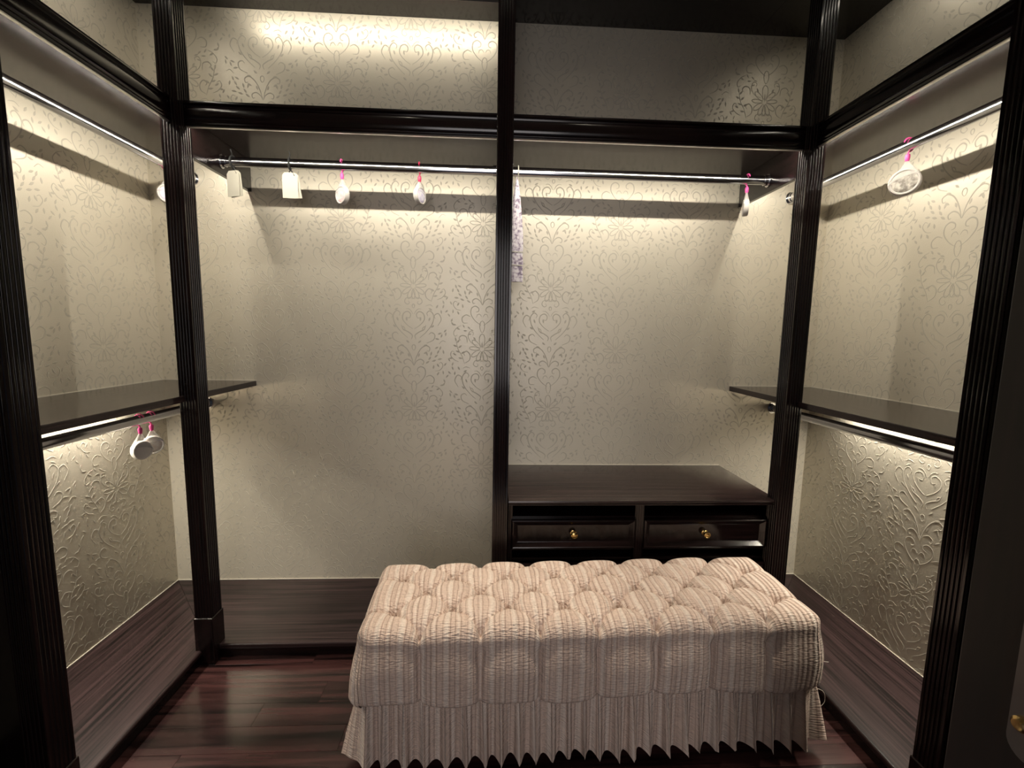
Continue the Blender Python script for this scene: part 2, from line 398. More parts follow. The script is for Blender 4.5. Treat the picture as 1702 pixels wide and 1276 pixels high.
# back frame
B = thing('wardrobe_frame', 'dark lacquered wardrobe frame with two hanging bays and fluted middle post along the far wall', 'wardrobe', (0, 0, 0), 'built-in wardrobe frames')
CX = 1.118; CY = -0.457
post(B, -CX, CY); post(B, CX, CY)
post(B, .0005, -.462, .058, .05)
for s in (-1, 1):
    a, b_ = (.0295, CX-.031) if s > 0 else (-CX+.031, -.0285)
    beam(B, (a, YF+.0165-.0005, 0), (b_, YF+.0165-.0005, 0), (0, -1, 0), M_wx)
    nosed_board('top_shelf', B, min(s*.021, s*UNIT), max(s*.021, s*UNIT), YF+.017, -.001, 2.018, 2.045, M_shx, .0008)
    boxo('rod_support_board', (s*1.119-.009, s*1.119+.009, CY+.034, -.001, 1.886, 2.0175), M_wy, B)
boxo('partition', (-.020, .020, -.437, -.001, PZ, H-.001), M_post, B)
for s in (-1, 1):
    a, b_ = (.022, 1.108) if s > 0 else (-1.108, -.022)
    led(B, (a, -.424, 2.0005), (b_, -.424, 2.0005), (0, .40, -.92), P_BACK)
    if s < 0: led(B, (a, -.135, 2.625), (b_, -.135, 2.625), (0, .75, -.66), P_TOP_L)
# top board of the units (dark underside seen above the upper bays)
boxo('top_board', (-UNIT, UNIT, YF-.02, -.001, H, H+.03), M_wx, B, bev=.0005)
# platform with kick board, mitred into the side platforms
def platform(parent, poly, m, noseedges):
    bm = bmesh.new()
    lo = [bm.verts.new((x, y, PZ-.022)) for x, y in poly]; hi = [bm.verts.new((x, y, PZ)) for x, y in poly]
    n = len(poly)
    for i in range(n): bm.faces.new((lo[i], lo[(i+1) % n], hi[(i+1) % n], hi[i]))
    bm.faces.new(lo[::-1]); bm.faces.new(hi)
    es = [e for e in bm.edges if any(abs((e.verts[0].co + e.verts[1].co).x/2 - q[0]) < 1e-4 and abs((e.verts[0].co+e.verts[1].co).y/2 - q[1]) < 1e-4 for q in noseedges) and abs(e.verts[0].co.z-e.verts[1].co.z) < 1e-4]
    bmesh.ops.bevel(bm, geom=es, offset=.007, segments=3, profile=.5, affect='EDGES')
    return bm_obj('platform', bm, m, parent)
XI, XO = UNIT, XW-.001
g = .0006
p = platform(B, [(-XI+g, YF), (XI-g, YF), (XO-g, -.001), (-XO+g, -.001)], M_plx, [(0, YF)])
boxo('kick_board', (-XI+.02, XI-.02, YF+.012, YF+.03, 0, PZ-.0225), M_wx, p)

def side_frame(s, yend, label, ytop_light):
    F = thing('wardrobe_frame', label, 'wardrobe', (s*UNIT, 0, 0), 'built-in wardrobe frames')
    yc = yend
    post(F, s*CX, yc, sy=.066)
    x_in = s*(UNIT-.0165+.0005)
    beam(F, (s*(UNIT-.0165+.0165-.0005), CY-.034, 0), (s*(UNIT-.0005), yc+.034, 0), (-s, 0, 0), M_wy)
    a, b_ = sorted((s*(UNIT+.0005), s*XO))
    nosed_board('top_shelf', F, a, b_, yc+.012, -.001, 2.018, 2.0445, M_shy, .0008)
    boxo('end_panel', (*sorted((s*(CX+.0315), s*XO)), yc-.012, yc+.012, 0, H-.001), M_post, F)
    boxo('top_board', (a, b_, yc-.03, -.001, H, H+.03), M_wy, F, bev=.0005)
    led(F, (s*1.158, -.02, 2.0005), (s*1.158, yc+.036, 2.0005), (s*.55, 0, -.83), P_SIDE_UP)
    led(F, (s*1.34, -.30, 2.625), (s*1.34, yc+.036, 2.625), (s*.3, 0, -.95), P_TOP_SIDE[0 if s < 0 else 1])
    poly = [(s*XI, YF-g), (s*XO, -.002-g), (s*XO, yc+.0125), (s*XI, yc+.0125)]
    if s < 0: poly = poly[::-1]
    p = platform(F, poly, M_ply, [(s*XI, (YF-g+yc+.0125)/2)])
    boxo('kick_board', (*sorted((s*(XI+.012), s*(XI+.03))), yc+.014, YF+.01, 0, PZ-.0225), M_wy, p)
    return F
YL, YR = -1.072, -1.137
side_frame(-1, YL, 'dark lacquered wardrobe frame whose low rail carries two pink-hooked sachets side by side', -1)
side_frame(1, YR, 'dark lacquered wardrobe frame beside the open door, with one sachet on its upper rail', 1)

# lower shelves of the side frames
def low_shelf(s, yc, label):
    S = thing('shelf', label, 'shelf', (s*1.34, -.5, 1.018), 'low side shelves')
    a, b_ = sorted((s*UNIT, s*XO))
    bm = bmesh.new(); box(bm, a, b_, yc+.0125, -.0015, 1.018, 1.042, .003, 3)
    bm_obj('board', bm, M_shy, S)
    led(S, (s*1.532, -.26, 1.0125), (s*1.532, yc+.04, 1.0125), (-s*.12, 0, -.99), P_SIDE_LOW, spread=math.radians(132))
low_shelf(-1, YL, 'dark wooden shelf above the rail with two hanging sachets')
low_shelf(1, YR, 'dark wooden shelf above an empty rail, beside the drawer chest')

# pale sealant lines where platforms and shelves meet the walls
M_seal = mat('pale_sealant', (.62, .58, .50), .5); t_ = .0028; k = 2
for zz_, ya, yb in ((PZ, YL+.0125, YR+.0125), (1.042, YL+.0125, YR+.0125)):
    for dims in ((-XW, -XW+t_, ya, -.0005, zz_+.0003, zz_+t_), (XW-t_, XW, yb, -.0005, zz_+.0003, zz_+t_)):
        tag(boxo('trim_%d' % k, dims, M_seal, bev=0), kind='structure'); k += 1
for x0, x1, zz_ in ((-XW+t_, -.021, PZ), (1.11, XW-t_, PZ), (-XW+t_, -UNIT, 1.042), (UNIT, XW-t_, 1.042), (.0335, 1.106, .642)):
    tag(boxo('trim_%d' % k, (x0, x1, -t_-.0005, -.0005, zz_+.0003, zz_+t_), M_seal, bev=0), kind='structure'); k += 1

# ------------------------------------------------------------------ clothes rods
def oval(n=24, a=.0125, b=.0185): return [(a*math.cos(2*PI*k/n), b*math.sin(2*PI*k/n)) for k in range(n)]
def rod(p0, p1, label, m=None):
    p0, p1 = Vector(p0), Vector(p1); ax = (p1-p0).normalized(); sd = ax.cross(Vector((0, 0, 1)))
    R_ = thing('clothes_rod', label, 'clothes rail', tuple((p0+p1)/2), 'chrome clothes rails')
    bm = bmesh.new(); prism(bm, oval(), [(p0+ax*.002, sd, (0, 0, 1)), (p1-ax*.002, sd, (0, 0, 1))])
    bm_obj('bar', bm, M_chrome, R_, smooth=True, angle=math.radians(50))
    for q, d in ((p0, ax), (p1, -ax)):
        bm = bmesh.new(); sd2 = d.cross(Vector((0, 0, 1)))
        prism(bm, oval(24, .021, .027), [(q+d*.0005, sd2, (0, 0, 1)), (q+d*.004, sd2, (0, 0, 1))])
        prism(bm, oval(24, .0155, .0215), [(q+d*.004, sd2, (0, 0, 1)), (q+d*.02, sd2, (0, 0, 1))])
        bm_obj('end_socket', bm, M_chrome, R_, smooth=True, angle=math.radians(40))
    return R_
RY, RZ = -.222, 1.934
rod((-1.1095, RY, RZ), (-.0205, RY, RZ), 'chrome clothes rail carrying paper tags and two sachets')
rod((.0205, RY, RZ), (1.1095, RY, RZ), 'chrome clothes rail above the drawer chest, with a floral pouch')
RX, RZ2 = 1.355, .936
rod((-RX, -.0005, RZ), (-RX, YL+.0125, RZ), 'chrome clothes rail high up with one lilac sachet near its inner end')
rod((RX, -.0005, RZ), (RX, YR+.0125, RZ), 'chrome clothes rail high up with one large white-rimmed sachet')
rod((-RX, -.0005, RZ2), (-RX, YL+.0125, RZ2), 'clothes rail under the low shelf with two sachets')
rod((RX, -.0005, RZ2), (RX, YR+.0125, RZ2), 'empty clothes rail under the low shelf by the door')

# ------------------------------------------------------------------ drawer chest
D = thing('drawer_chest', 'low dark lacquered drawer chest with two brass-knobbed drawers behind the ottoman', 'chest of drawers', (.56, -.22, PZ))
DXa, DXb = .0335, 1.104; yf = -.446
bm = bmesh.new()
box(bm, DXa, DXa+.018, yf, -.004, PZ+.0005, .622, .001); box(bm, DXb-.018, DXb, yf, -.004, PZ+.0005, .622, .001)
box(bm, DXa+.018, DXb-.018, -.02, -.004, PZ+.0005, .622); 
for z in (PZ+.001, .200, .247, .380, .4255, .552): box(bm, DXa+.018, DXb-.018, yf+.012, -.02, z, z+.014)
bm_obj('body', bm, M_wx, D)
TOPP = [(0, .642), (.018, .642), (.0225, .640), (.024, .636), (.0225, .632), (.017, .631), (.017, .628), (.021, .626), (.020, .6225), (0, .6225)]
bm = bmesh.new(); prism(bm, [(-.442, .642)] + TOPP[1:-1] + [(-.442, .6225)], [((DXa+.0005, yf+.0005, 0), (0, -1, 0), (0, 0, 1)), ((DXb+.004, yf+.0005, 0), (0, -1, 0), (0, 0, 1))])
bm_obj('top', bm, M_shx, D, smooth=True, angle=math.radians(35))
xm = .5565
for x0, x1 in ((DXa+.0005, DXa+.012), (xm-.016, xm+.016), (DXb-.026, DXb)):
    bm = bmesh.new(); fluted(bm, x0, x1, yf-.008, yf+.010, PZ+.001, .6215, n=3 if x1-x0 > .02 else 2, depth=.002, edge=.003)
    bm_obj('stile', bm, M_post, D, smooth=True, angle=math.radians(40))
def drawer(x0, x1, z0, z1):
    y0 = yf-.006
    bm = bmesh.new()
    # frame: outer bead, sloped bevel down to a sunk panel
    steps = [(0, 0), (.002, -.005), (.006, -.007), (.009, -.006), (.024, .005), (.028, .007)]
    rings = []
    for ins, dy in steps:
        rings.append([bm.verts.new(q) for q in ((x0+ins, y0+dy, z0+ins), (x1-ins, y0+dy, z0+ins), (x1-ins, y0+dy, z1-ins), (x0+ins, y0+dy, z1-ins))])
    bk = [bm.verts.new(q) for q in ((x0, y0+.02, z0), (x1, y0+.02, z0), (x1, y0+.02, z1), (x0, y0+.02, z1))]
    rr = [bk] + rings
    for a, b_ in zip(rr, rr[1:]):
        for i in range(4): bm.faces.new((a[i], a[(i+1) % 4], b_[(i+1) % 4], b_[i]))
    bm.faces.new(bk[::-1])
    d = bm_obj('drawer', bm, M_wx, D)
    me = d.data
    bm = bmesh.new(); box(bm, x0+.026, x1-.026, y0+.0062, y0+.014, z0+.026, z1-.026, .0005)
    bm_obj('drawer_panel', bm, M_wx, d)
    bm = bmesh.new(); M = Matrix.Translation(((x0+x1)/2, y0+.006, (z0+z1)/2)) @ Matrix.Rotation(PI/2, 4, 'X')
    lathe(bm, [(0, 0), (.0125, 0), (.0125, .0022), (.008, .004), (.0055, .008), (.0055, .014), (.010, .018), (.0135, .022), (.0125, .0265), (.009, .028), (.0075, .0265), (.004, .0275), (0, .028)], 24, M)
    tag(bm_obj('knob', bm, M_brass, d, smooth=True, angle=math.radians(50)), label='brass knob')
for z0, z1 in ((.440, .560), (.262, .376), (PZ+.018, .196)):
    drawer(DXa+.013, xm-.017, z0, z1); drawer(xm+.017, DXb-.027, z0, z1)

# ------------------------------------------------------------------ ottoman
OT = thing('ottoman', 'long tufted ottoman in beige striped fabric with pleated skirt', 'ottoman', (.276, -.755, 0))
OT.rotation_euler.z = math.radians(1.6)
A_, B_ = .690, .194; RND = .042; ZT = .464; HEM = .232
def fabric():
    m = mat('striped_seersucker', (.5, .4, .33), .85, sheen=.15, spec=.2); N, L, b = nodes(m)
    uv = N.new('ShaderNodeUVMap'); sp = N.new('ShaderNodeSeparateXYZ'); L.new(uv.outputs['UV'], sp.inputs[0])
    dv = N.new('ShaderNodeMath'); dv.operation = 'DIVIDE'; dv.inputs[1].default_value = .064; L.new(sp.outputs['X'], dv.inputs[0])
    fr = N.new('ShaderNodeMath'); fr.operation = 'FRACT'; L.new(dv.outputs[0], fr.inputs[0])
    base, light, line = (.66, .51, .43), (.75, .63, .55), (.40, .285, .23)
    st = []
    edges = [(0, line), (.035, base), (.12, light), (.24, light), (.30, base), (.335, line), (.37, base), (.50, base), (.53, line), (.565, base), (.68, light), (.73, base), (.77, line), (.80, base)]
    r = ramp(N, edges); L.new(fr.outputs[0], r.inputs['Fac'])
    tc = N.new('ShaderNodeTexCoord'); nz = N.new('ShaderNodeTexNoise'); nz.inputs['Scale'].default_value = 9
    L.new(tc.outputs['Object'], nz.inputs['Vector'])
    mx = N.new('ShaderNodeMix'); mx.data_type = 'RGBA'; mx.blend_type = 'MULTIPLY'; mx.inputs['Factor'].default_value = .35
    r2 = ramp(N, [(.35, (.82, .78, .76)), (.65, (1, 1, 1))]); L.new(nz.outputs['Fac'], r2.inputs['Fac'])
    L.new(r.outputs['Color'], mx.inputs['A']); L.new(r2.outputs['Color'], mx.inputs['B']); L.new(mx.outputs['Result'], b.inputs['Base Color'])
    mp = N.new('ShaderNodeMapping'); mp.inputs['Scale'].default_value = (55, 200, 1); L.new(uv.outputs['UV'], mp.inputs['Vector'])
    n2 = N.new('ShaderNodeTexNoise'); n2.inputs['Scale'].default_value = 1; n2.inputs['Detail'].default_value = 2; L.new(mp.outputs[0], n2.inputs['Vector'])
    sn = N.new('ShaderNodeMath'); sn.operation = 'MULTIPLY'; sn.inputs[1].default_value = 2*PI/.0165; L.new(sp.outputs['X'], sn.inputs[0])
    s2 = N.new('ShaderNodeMath'); s2.operation = 'SINE'; L.new(sn.outputs[0], s2.inputs[0])
    s3 = N.new('ShaderNodeMath'); s3.operation = 'MULTIPLY_ADD'; s3.inputs[1].default_value = .18; L.new(s2.outputs[0], s3.inputs[0]); L.new(n2.outputs['Fac'], s3.inputs[2])
    bp = N.new('ShaderNodeBump'); bp.inputs['Strength'].default_value = 1.0; bp.inputs['Distance'].default_value = .009
    L.new(s3.outputs[0], bp.inputs['Height']); L.new(bp.outputs['Normal'], b.inputs['Normal'])
    return m
M_fab = fabric()
bxs = [-.513 + .171*i for i in range(7)]; axs = [-.6 + .1715*i for i in range(8)]
rows = {-.166: bxs, -.083: axs, 0.0: bxs, .083: axs, .166: bxs}
buttons = [(x, y) for y, xs in rows.items() for x in xs]
segs = []
ys = sorted(rows)
for y0, y1 in zip(ys, ys[1:]):
    for x0 in rows[y0]:
        for x1 in rows[y1]:
            if abs(x1-x0) < .1: segs.append(((x0, y0), (x1, y1)))
for x in bxs: segs += [((x, .166), (x, .25)), ((x, -.166), (x, -.25))]
for s in (-1, 1):
    for y in (-.08, .08): segs.append(((s*.6, y), (s*.75, y)))
SA = np.array([a for a, b_ in segs]); SB = np.array([b_ for a, b_ in segs]); BT = np.array(buttons)
def tuft(P):
    """depth of the tufting at flat points P (n,2)"""
    d = SB-SA; l2 = (d**2).sum(1)
    t = np.clip(((P[:, None, :]-SA)*d).sum(2)/l2, 0, 1)
    dist = np.linalg.norm(P[:, None, :] - (SA + t[..., None]*d), axis=2).min(1)
    db = np.linalg.norm(P[:, None, :]-BT, axis=2).min(1)
    return (.0120*np.exp(-dist/.0038) + .0120*np.exp(-dist/.015))*(.50+.50*np.exp(-(db/.050)**2)) + .038*np.exp(-(db/.017)**1.05), dist, db
def edge_map(n, half):
    """positions across the cushion, rounding over at both edges: returns coordinate and drop"""
    t = np.linspace(-1, 1, n); L = half-RND; tot = L + RND*PI/2
    s = np.abs(t)*tot; c = np.where(s < L, s, L + RND*np.sin((s-L)/RND)); dr = np.where(s < L, 0, RND*(1-np.cos((s-L)/RND)))
    return np.sign(t)*c, dr, t*tot
NX, NY = 460, 156
gx, dx_, ux = edge_map(NX, A_); gy, dy_, uy = edge_map(NY, B_)
X, Y = np.meshgrid(gx, gy, indexing='ij'); DXm, DYm = np.meshgrid(dx_, dy_, indexing='ij'); UX, UY = np.meshgrid(ux, uy, indexing='ij')
flat = np.stack([X.ravel(), Y.ravel()], 1)
dep, dist, db = tuft(flat); dep = dep.reshape(NX, NY)
drop = np.minimum(np.sqrt(DXm**2 + DYm**2), RND*1.15)
crown = .010*(1-(Y/B_)**2)*(1-(X/A_)**6)
wob = .004*np.sin(X*9+1)*np.sin(Y*17+.5) + .003*np.sin(X*23)*np.cos(Y*11)
Z = ZT + crown + wob*np.clip(1-drop/RND, 0, 1) - dep*(1-.35*drop/RND) - drop
# pull the rim inward along creases
pull = dep*.35*(drop/RND)
X2 = X - np.sign(X)*pull*(DXm > DYm); Y2 = Y - np.sign(Y)*pull*(DYm >= DXm)
# fabric gathered towards the buttons
near = np.argmin(np.linalg.norm(flat[:, None, :]-BT, axis=2), axis=1)
gth = (.42*np.exp(-(db/.040)**2)).reshape(NX, NY)*(1-.6*np.clip(drop/RND, 0, 1))
X2 = X2 + (BT[near, 0].reshape(NX, NY)-X)*gth*.8; Y2 = Y2 + (BT[near, 1].reshape(NX, NY)-Y)*gth*.5*(DYm < .004)
rc = np.clip((np.abs(X)-A_+.05)/.05, 0, 1)*np.clip((np.abs(Y)-B_+.05)/.05, 0, 1)   # rounded corners
X2 -= np.sign(X)*.016*rc**2; Y2 -= np.sign(Y)*.016*rc**2
V = np.stack([X2.ravel(), Y2.ravel(), Z.ravel()], 1).tolist(); UV = np.stack([UX.ravel(), UY.ravel()], 1).tolist()
idx = lambda i, j: i*NY+j
F = [(idx(i, j), idx(i+1, j), idx(i+1, j+1), idx(i, j+1)) for i in range(NX-1) for j in range(NY-1)]
FU = [None]*len(F)
# sides of the cover hang from the rim to the hem
rim = [(i, 0) for i in range(NX-1)] + [(NX-1, j) for j in range(NY-1)] + [(i, NY-1) for i in range(NX-1, 0, -1)] + [(0, j) for j in range(NY-1, 0, -1)]
nr = len(rim); KS = 22
rv = [idx(i, j) for i, j in rim]
side_uv = {}
per = 0; pos = []
for k in range(nr):
    pos.append(per); a = np.array(V[rv[k]][:2]); b_ = np.array(V[rv[(k+1) % nr]][:2]); per += np.linalg.norm(b_-a)
prev = rv; first_side = len(F)
pp = [np.array(V[q][:2]) for q in rv]; tang = [(pp[(k+3) % nr]-pp[k-3]) for k in range(nr)]
nrm = [np.array((t[1], -t[0]))/np.linalg.norm(t) for t in tang]
UVs = list(UV)
rimz = [V[q][2] for q in rv]
for s in range(1, KS+1):
    f = s/KS; cur = []
    for k in range(nr):
        x, y = pp[k]; lx = x if abs(nrm[k][1]) > abs(nrm[k][0]) else 9
        cr = min((abs(lx-b) for b in bxs), default=1) if lx < 9 else min(abs(y-.08), abs(y+.08))
        groove = .0130*math.exp(-(cr/.005)) + .009*math.exp(-(cr/.03)**2)
        groove *= (1-.35*f)
        fade = min(1, f*6)
        puff = .007*math.sin(PI*f)**1.6 + .009*f**1.5 + .0035*math.sin(pos[k]*14+f*4) * f
        puff += .018*f*abs(nrm[k][0])**3
        if f > .93: puff -= .010*((f-.93)/.07)
        hem = HEM + .006*math.sin(pos[k]*8.0+.7) + .004*math.sin(pos[k]*19)
        z = rimz[k] + (hem-rimz[k])*f
        q = pp[k] + nrm[k]*(puff - groove*fade)
        V.append((q[0], q[1], z)); cur.append(len(V)-1)
        u = UV[rv[k]][0] if abs(nrm[k][1]) > abs(nrm[k][0]) else UV[rv[k]][1]
        UVs.append([u, (.40-z) + .2])
        if s == 1: side_uv[rv[k]] = (u, (.40-rimz[k]) + .2)
    for k in range(nr):
        k2 = (k+1) % nr; F.append((prev[k], cur[k], cur[k2], prev[k2]))
    prev = cur
# turned-under hem
cur = []
for k in range(nr):
    q = V[prev[k]]; V.append((q[0]-nrm[k][0]*.018, q[1]-nrm[k][1]*.018, q[2]+.004)); cur.append(len(V)-1); UVs.append(UVs[prev[k]])
for k in range(nr):
    k2 = (k+1) % nr; F.append((prev[k], cur[k], cur[k2], prev[k2]))
def uv_mesh(name, V, F, UVs, over=None, frange=None):
    me = bpy.data.meshes.new(name); me.from_pydata([tuple(v) for v in V], [], F); me.update()
    bm = bmesh.new(); bm.from_mesh(me); bmesh.ops.recalc_face_normals(bm, faces=bm.faces[:]); bm.to_mesh(me); bm.free()
    lay = me.uv_layers.new(name='UVMap'); li = np.zeros(len(me.loops), dtype=np.int32); me.loops.foreach_get('vertex_index', li)
    uvs = np.array(UVs, dtype=np.float32)[li]
    if over:
        for pi in range(*frange):
            for l in me.polygons[pi].loop_indices:
                if int(li[l]) in over: uvs[l] = over[int(li[l])]
    lay.data.foreach_set('uv', uvs.ravel())
    me.polygons.foreach_set('use_smooth', [True]*len(me.polygons)); me.update()
    return me
cover = mesh_obj('tufted_cover', uv_mesh('tufted_cover', V, F, UVs, side_uv, (first_side, first_side+nr)), M_fab, OT, local=True)
M_btn = mat('button_fabric', (.50, .36, .28), .85)
bm = bmesh.new(); lathe(bm, [(0, .0035), (.004, .003), (.0062, .0012), (.0066, 0), (.0055, -.002)], 12)
btn_me = bpy.data.meshes.new('button'); bmesh.ops.recalc_face_normals(bm, faces=bm.faces[:])
for f in bm.faces: f.smooth = True
bm.to_mesh(btn_me); bm.free(); btn_me.materials.append(M_btn)
for (x, y) in buttons:
    i = int(np.argmin(np.abs(gx-x))); j = int(np.argmin(np.abs(gy-y)))
    o = bpy.data.objects.new('button', btn_me); COL.objects.link(o); o.parent = cover; o.location = (X2[i, j], Y2[i, j], Z[i, j]+.001)
    if abs(y) > .1: o.rotation_euler.x = -math.copysign(.5, y)
# pleated skirt
def skirt():
    a, b_, rc = A_+.002, B_-.022, .03; base = []
    def seg(p0, p1, nn):
        for k in range(nn): base.append((np.array(p0)+(np.array(p1)-np.array(p0))*k/nn))
    def arc(c, a0, a1, nn):
        for k in range(nn):
            t = a0+(a1-a0)*k/nn; base.append(np.array((c[0]+rc*math.cos(t), c[1]+rc*math.sin(t))))
    seg((-a+rc, -b_), (a-rc, -b_), 420); arc((a-rc, -b_+rc), -PI/2, 0, 16); seg((a, -b_+rc), (a, b_-rc), 110); arc((a-rc, b_-rc), 0, PI/2, 16)
    seg((a-rc, b_), (-a+rc, b_), 420); arc((-a+rc, b_-rc), PI/2, PI, 16); seg((-a, b_-rc), (-a, -b_+rc), 110); arc((-a+rc, -b_+rc), PI, 1.5*PI, 16)
    n = len(base); arcl = [0]
    for k in range(n): arcl.append(arcl[-1]+np.linalg.norm(base[(k+1) % n]-base[k]))
    tot = arcl[-1]; npl = 66
    edges = np.cumsum(np.array([0] + [1+.35*(random.random()-.5) for _ in range(npl)])); edges = edges/edges[-1]*tot
    amp = [.024+.018*random.random() for _ in range(npl)]; zz = [.040+.014*random.random() for _ in range(npl)]; lean = [(random.random()-.3)*.016 for _ in range(npl)]
    K = 12; V, UVq, F = [], [], []
    for r in range(K+1):
        f = r/K
        for k in range(n):
            s = arcl[k]; i = min(npl-1, int(np.searchsorted(edges, s, 'right')-1)); fr = (s-edges[i])/(edges[i+1]-edges[i])
            up = 1-math.sin(PI*fr**1.35)**.8
            i2 = (i+1) % npl
            am = amp[i]
            t = base[(k+2) % n]-base[k-2]; t = t/np.linalg.norm(t); no = np.array((t[1], -t[0]))
            off = (.005 + (am)*f**.8)*up + (.004+.016*abs(no[0]))*f - .002
            q = base[k] + no*off + t*(lean[i]*f*up)
            zb = zz[i]*up + (.5*(zz[i]+zz[i2])+.004)*(1-up)
            V.append((q[0], q[1], .245 + (zb-.245)*f)); UVq.append((s*1.15 + .013*i, .3+.25*f))
    for r in range(K):
        for k in range(n): F.append((r*n+k, (r+1)*n+k, (r+1)*n+(k+1) % n, r*n+(k+1) % n))
    o = mesh_obj('pleated_skirt', uv_mesh('pleated_skirt', V, F, UVq), M_fab, OT, local=True)
    return o
skirt()
bm = bmesh.new(); box(bm, -A_+.03, A_-.03, -B_+.03, B_-.03, .11, .40, .01, 2); bm_obj('base_frame', bm, M_dark, OT, local=True)
for sx in (-1, 1):
    for sy in (-1, 1):
        bm = bmesh.new(); lathe(bm, [(0, 0), (.016, 0), (.02, .01), (.028, .105), (.028, .112), (0, .112)], 16, Matrix.Translation((sx*(A_-.07), sy*(B_-.065), 0)))
        bm_obj('leg', bm, M_dark, OT, local=True, smooth=True, angle=.6)
M_thread = mat('loose_thread', (.72, .66, .58), .8)
for P in ([(.676, -.165, .30), (.700, -.172, .305), (.722, -.170, .300)], [(.676, -.150, .205), (.722, -.160, .195), (.728, -.165, .165), (.715, -.168, .150)]):
    bm = bmesh.new(); tube(bm, catmull(P, 4), .0007, 5); bm_obj('loose_thread', bm, M_thread, OT, local=True)

# ------------------------------------------------------------------ hanging sachets, tags and pouch
def sachet(loc, rotz, spin, tilt, label, hook_m, disc_m, d=.036, drop_=.113, swing=0.0, thick=.010, net=True, rim_m=None):
    """hook hugs a rod that runs along local y; the disc hangs below, spun about z and tilted in its plane"""
    T = thing('sachet', label, 'sachet', loc, 'hanging scented sachets'); T.rotation_euler = (0, 0, rotz)
    bm = bmesh.new(); R0 = .0225
    pts = [(R0*math.cos(a)*.82, 0, R0*math.sin(a)+.0005) for a in np.linspace(math.radians(20), math.radians(262), 16)] + [(0.0, 0, -.027), (0, 0, -.034)]
    tube(bm, pts, [.0012]+[.0026]*(len(pts)-1), 8); bm_obj('hook', bm, hook_m, T, local=True, smooth=True, angle=.9)
    W = Matrix.Rotation(swing, 4, 'X') @ Matrix.Rotation(spin, 4, 'Z')
    bm = bmesh.new(); lathe(bm, [(0, -.030), (.006, -.030), (.0075, -.036), (.0065, -.048), (.0045, -.054), (0, -.054)], 14, W); bm_obj('cap', bm, hook_m, T, local=True, smooth=True, angle=.8)
    Mx = W @ Matrix.Translation((0, 0, -drop_)) @ Matrix.Rotation(tilt, 4, 'X') @ Matrix.Rotation(PI/2, 4, 'Y')
    bm = bmesh.new(); t = thick
    lathe(bm, [(0, -t*.82), (d*.80, -t*.82), (d*.84, -t), (d*.93, -t), (d, -t*.5), (d, t*.5), (d*.93, t), (d*.84, t), (d*.80, t*.82), (0, t*.82)], 36, Mx)
    dk = bm_obj('scent_disc', bm, rim_m or M_rim, T, local=True, smooth=True, angle=.5)
    for sgn in (-1, 1):
        bm = bmesh.new(); lathe(bm, [(0, sgn*(t*.82+.0012)), (d*.5, sgn*(t*.82+.001)), (d*.78, sgn*(t*.82+.0002)), (d*.79, sgn*t*.8)], 28, Mx); bm_obj('disc_face', bm, disc_m, dk, local=True, smooth=True, angle=.8)
    if net:
        bm = bmesh.new(); rings = []
        for f in np.linspace(0, 1, 9):
            ring = []
            for k in range(28):
                a = 2*PI*k/28
                ang = PI*(.08+.84*(.5-.5*math.cos(a))) if True else 0
                # lower loop follows the top half of the disc, front and back
                px = (1 if math.sin(a) >= 0 else -1)*t*1.12*min(1, abs(math.sin(a))*3); rr = d*1.03
                low = Vector((px, rr*math.cos(ang), rr*math.sin(ang)*.35))
                low = Matrix.Translation((0, 0, -drop_)) @ Matrix.Rotation(tilt, 4, 'X') @ low
                top = Vector((.0045*math.sin(a), .0045*math.cos(a), -.051))
                q = top.lerp(low, f); ring.append(bm.verts.new(W @ q))
            rings.append(ring)
        for r0, r1 in zip(rings, rings[1:]):
            for k in range(28): bm.faces.new((r0[k], r0[(k+1) % 28], r1[(k+1) % 28], r1[k]))
        bm_obj('net', bm, M_net, T, local=True, smooth=True)
    return T
Q = PI/2
sachet((-.643, RY, RZ), -Q, Q+.9, .15, 'pink-hooked sachet with a blush white disc on the rail beside the paper tags', M_pink, M_disc_pink, swing=0, d=.036)
sachet((-.336, RY, RZ), -Q, Q-.42, -.25, 'crimson-hooked sachet with a lilac disc beside the middle post', M_red, M_disc_lilac, d=.034, drop_=.106)
sachet((1.020, RY, RZ), -Q, Q-.40, -.30, 'pink-hooked sachet seen edge on, near the rail end above the drawer chest', M_pink, M_rim, swing=0, d=.034, drop_=.112)
sachet((RX, -.598, RZ), PI, .70, .30, 'large white-rimmed sachet on a pink hook, alone on its rail', M_pink, M_disc_grey, d=.044, drop_=.120, thick=.011)
sachet((-RX, -.408, RZ2), 0, -.35, -.25, 'white sachet on a pink hook, further from the corner on the low rail', M_pink, M_white, d=.036, drop_=.116, rim_m=M_white)
sachet((-RX, -.352, RZ2), 0, -.75, .20, 'beige sachet on a pink hook, nearer the corner on the low rail', M_pink, M_disc_cream, d=.036, drop_=.110, rim_m=M_white)
sachet((-RX, -.170, RZ), 0, -.9, .1, 'lilac pink sachet half hidden behind the fluted corner post', M_pink, M_disc_lilac, d=.038, drop_=.116)

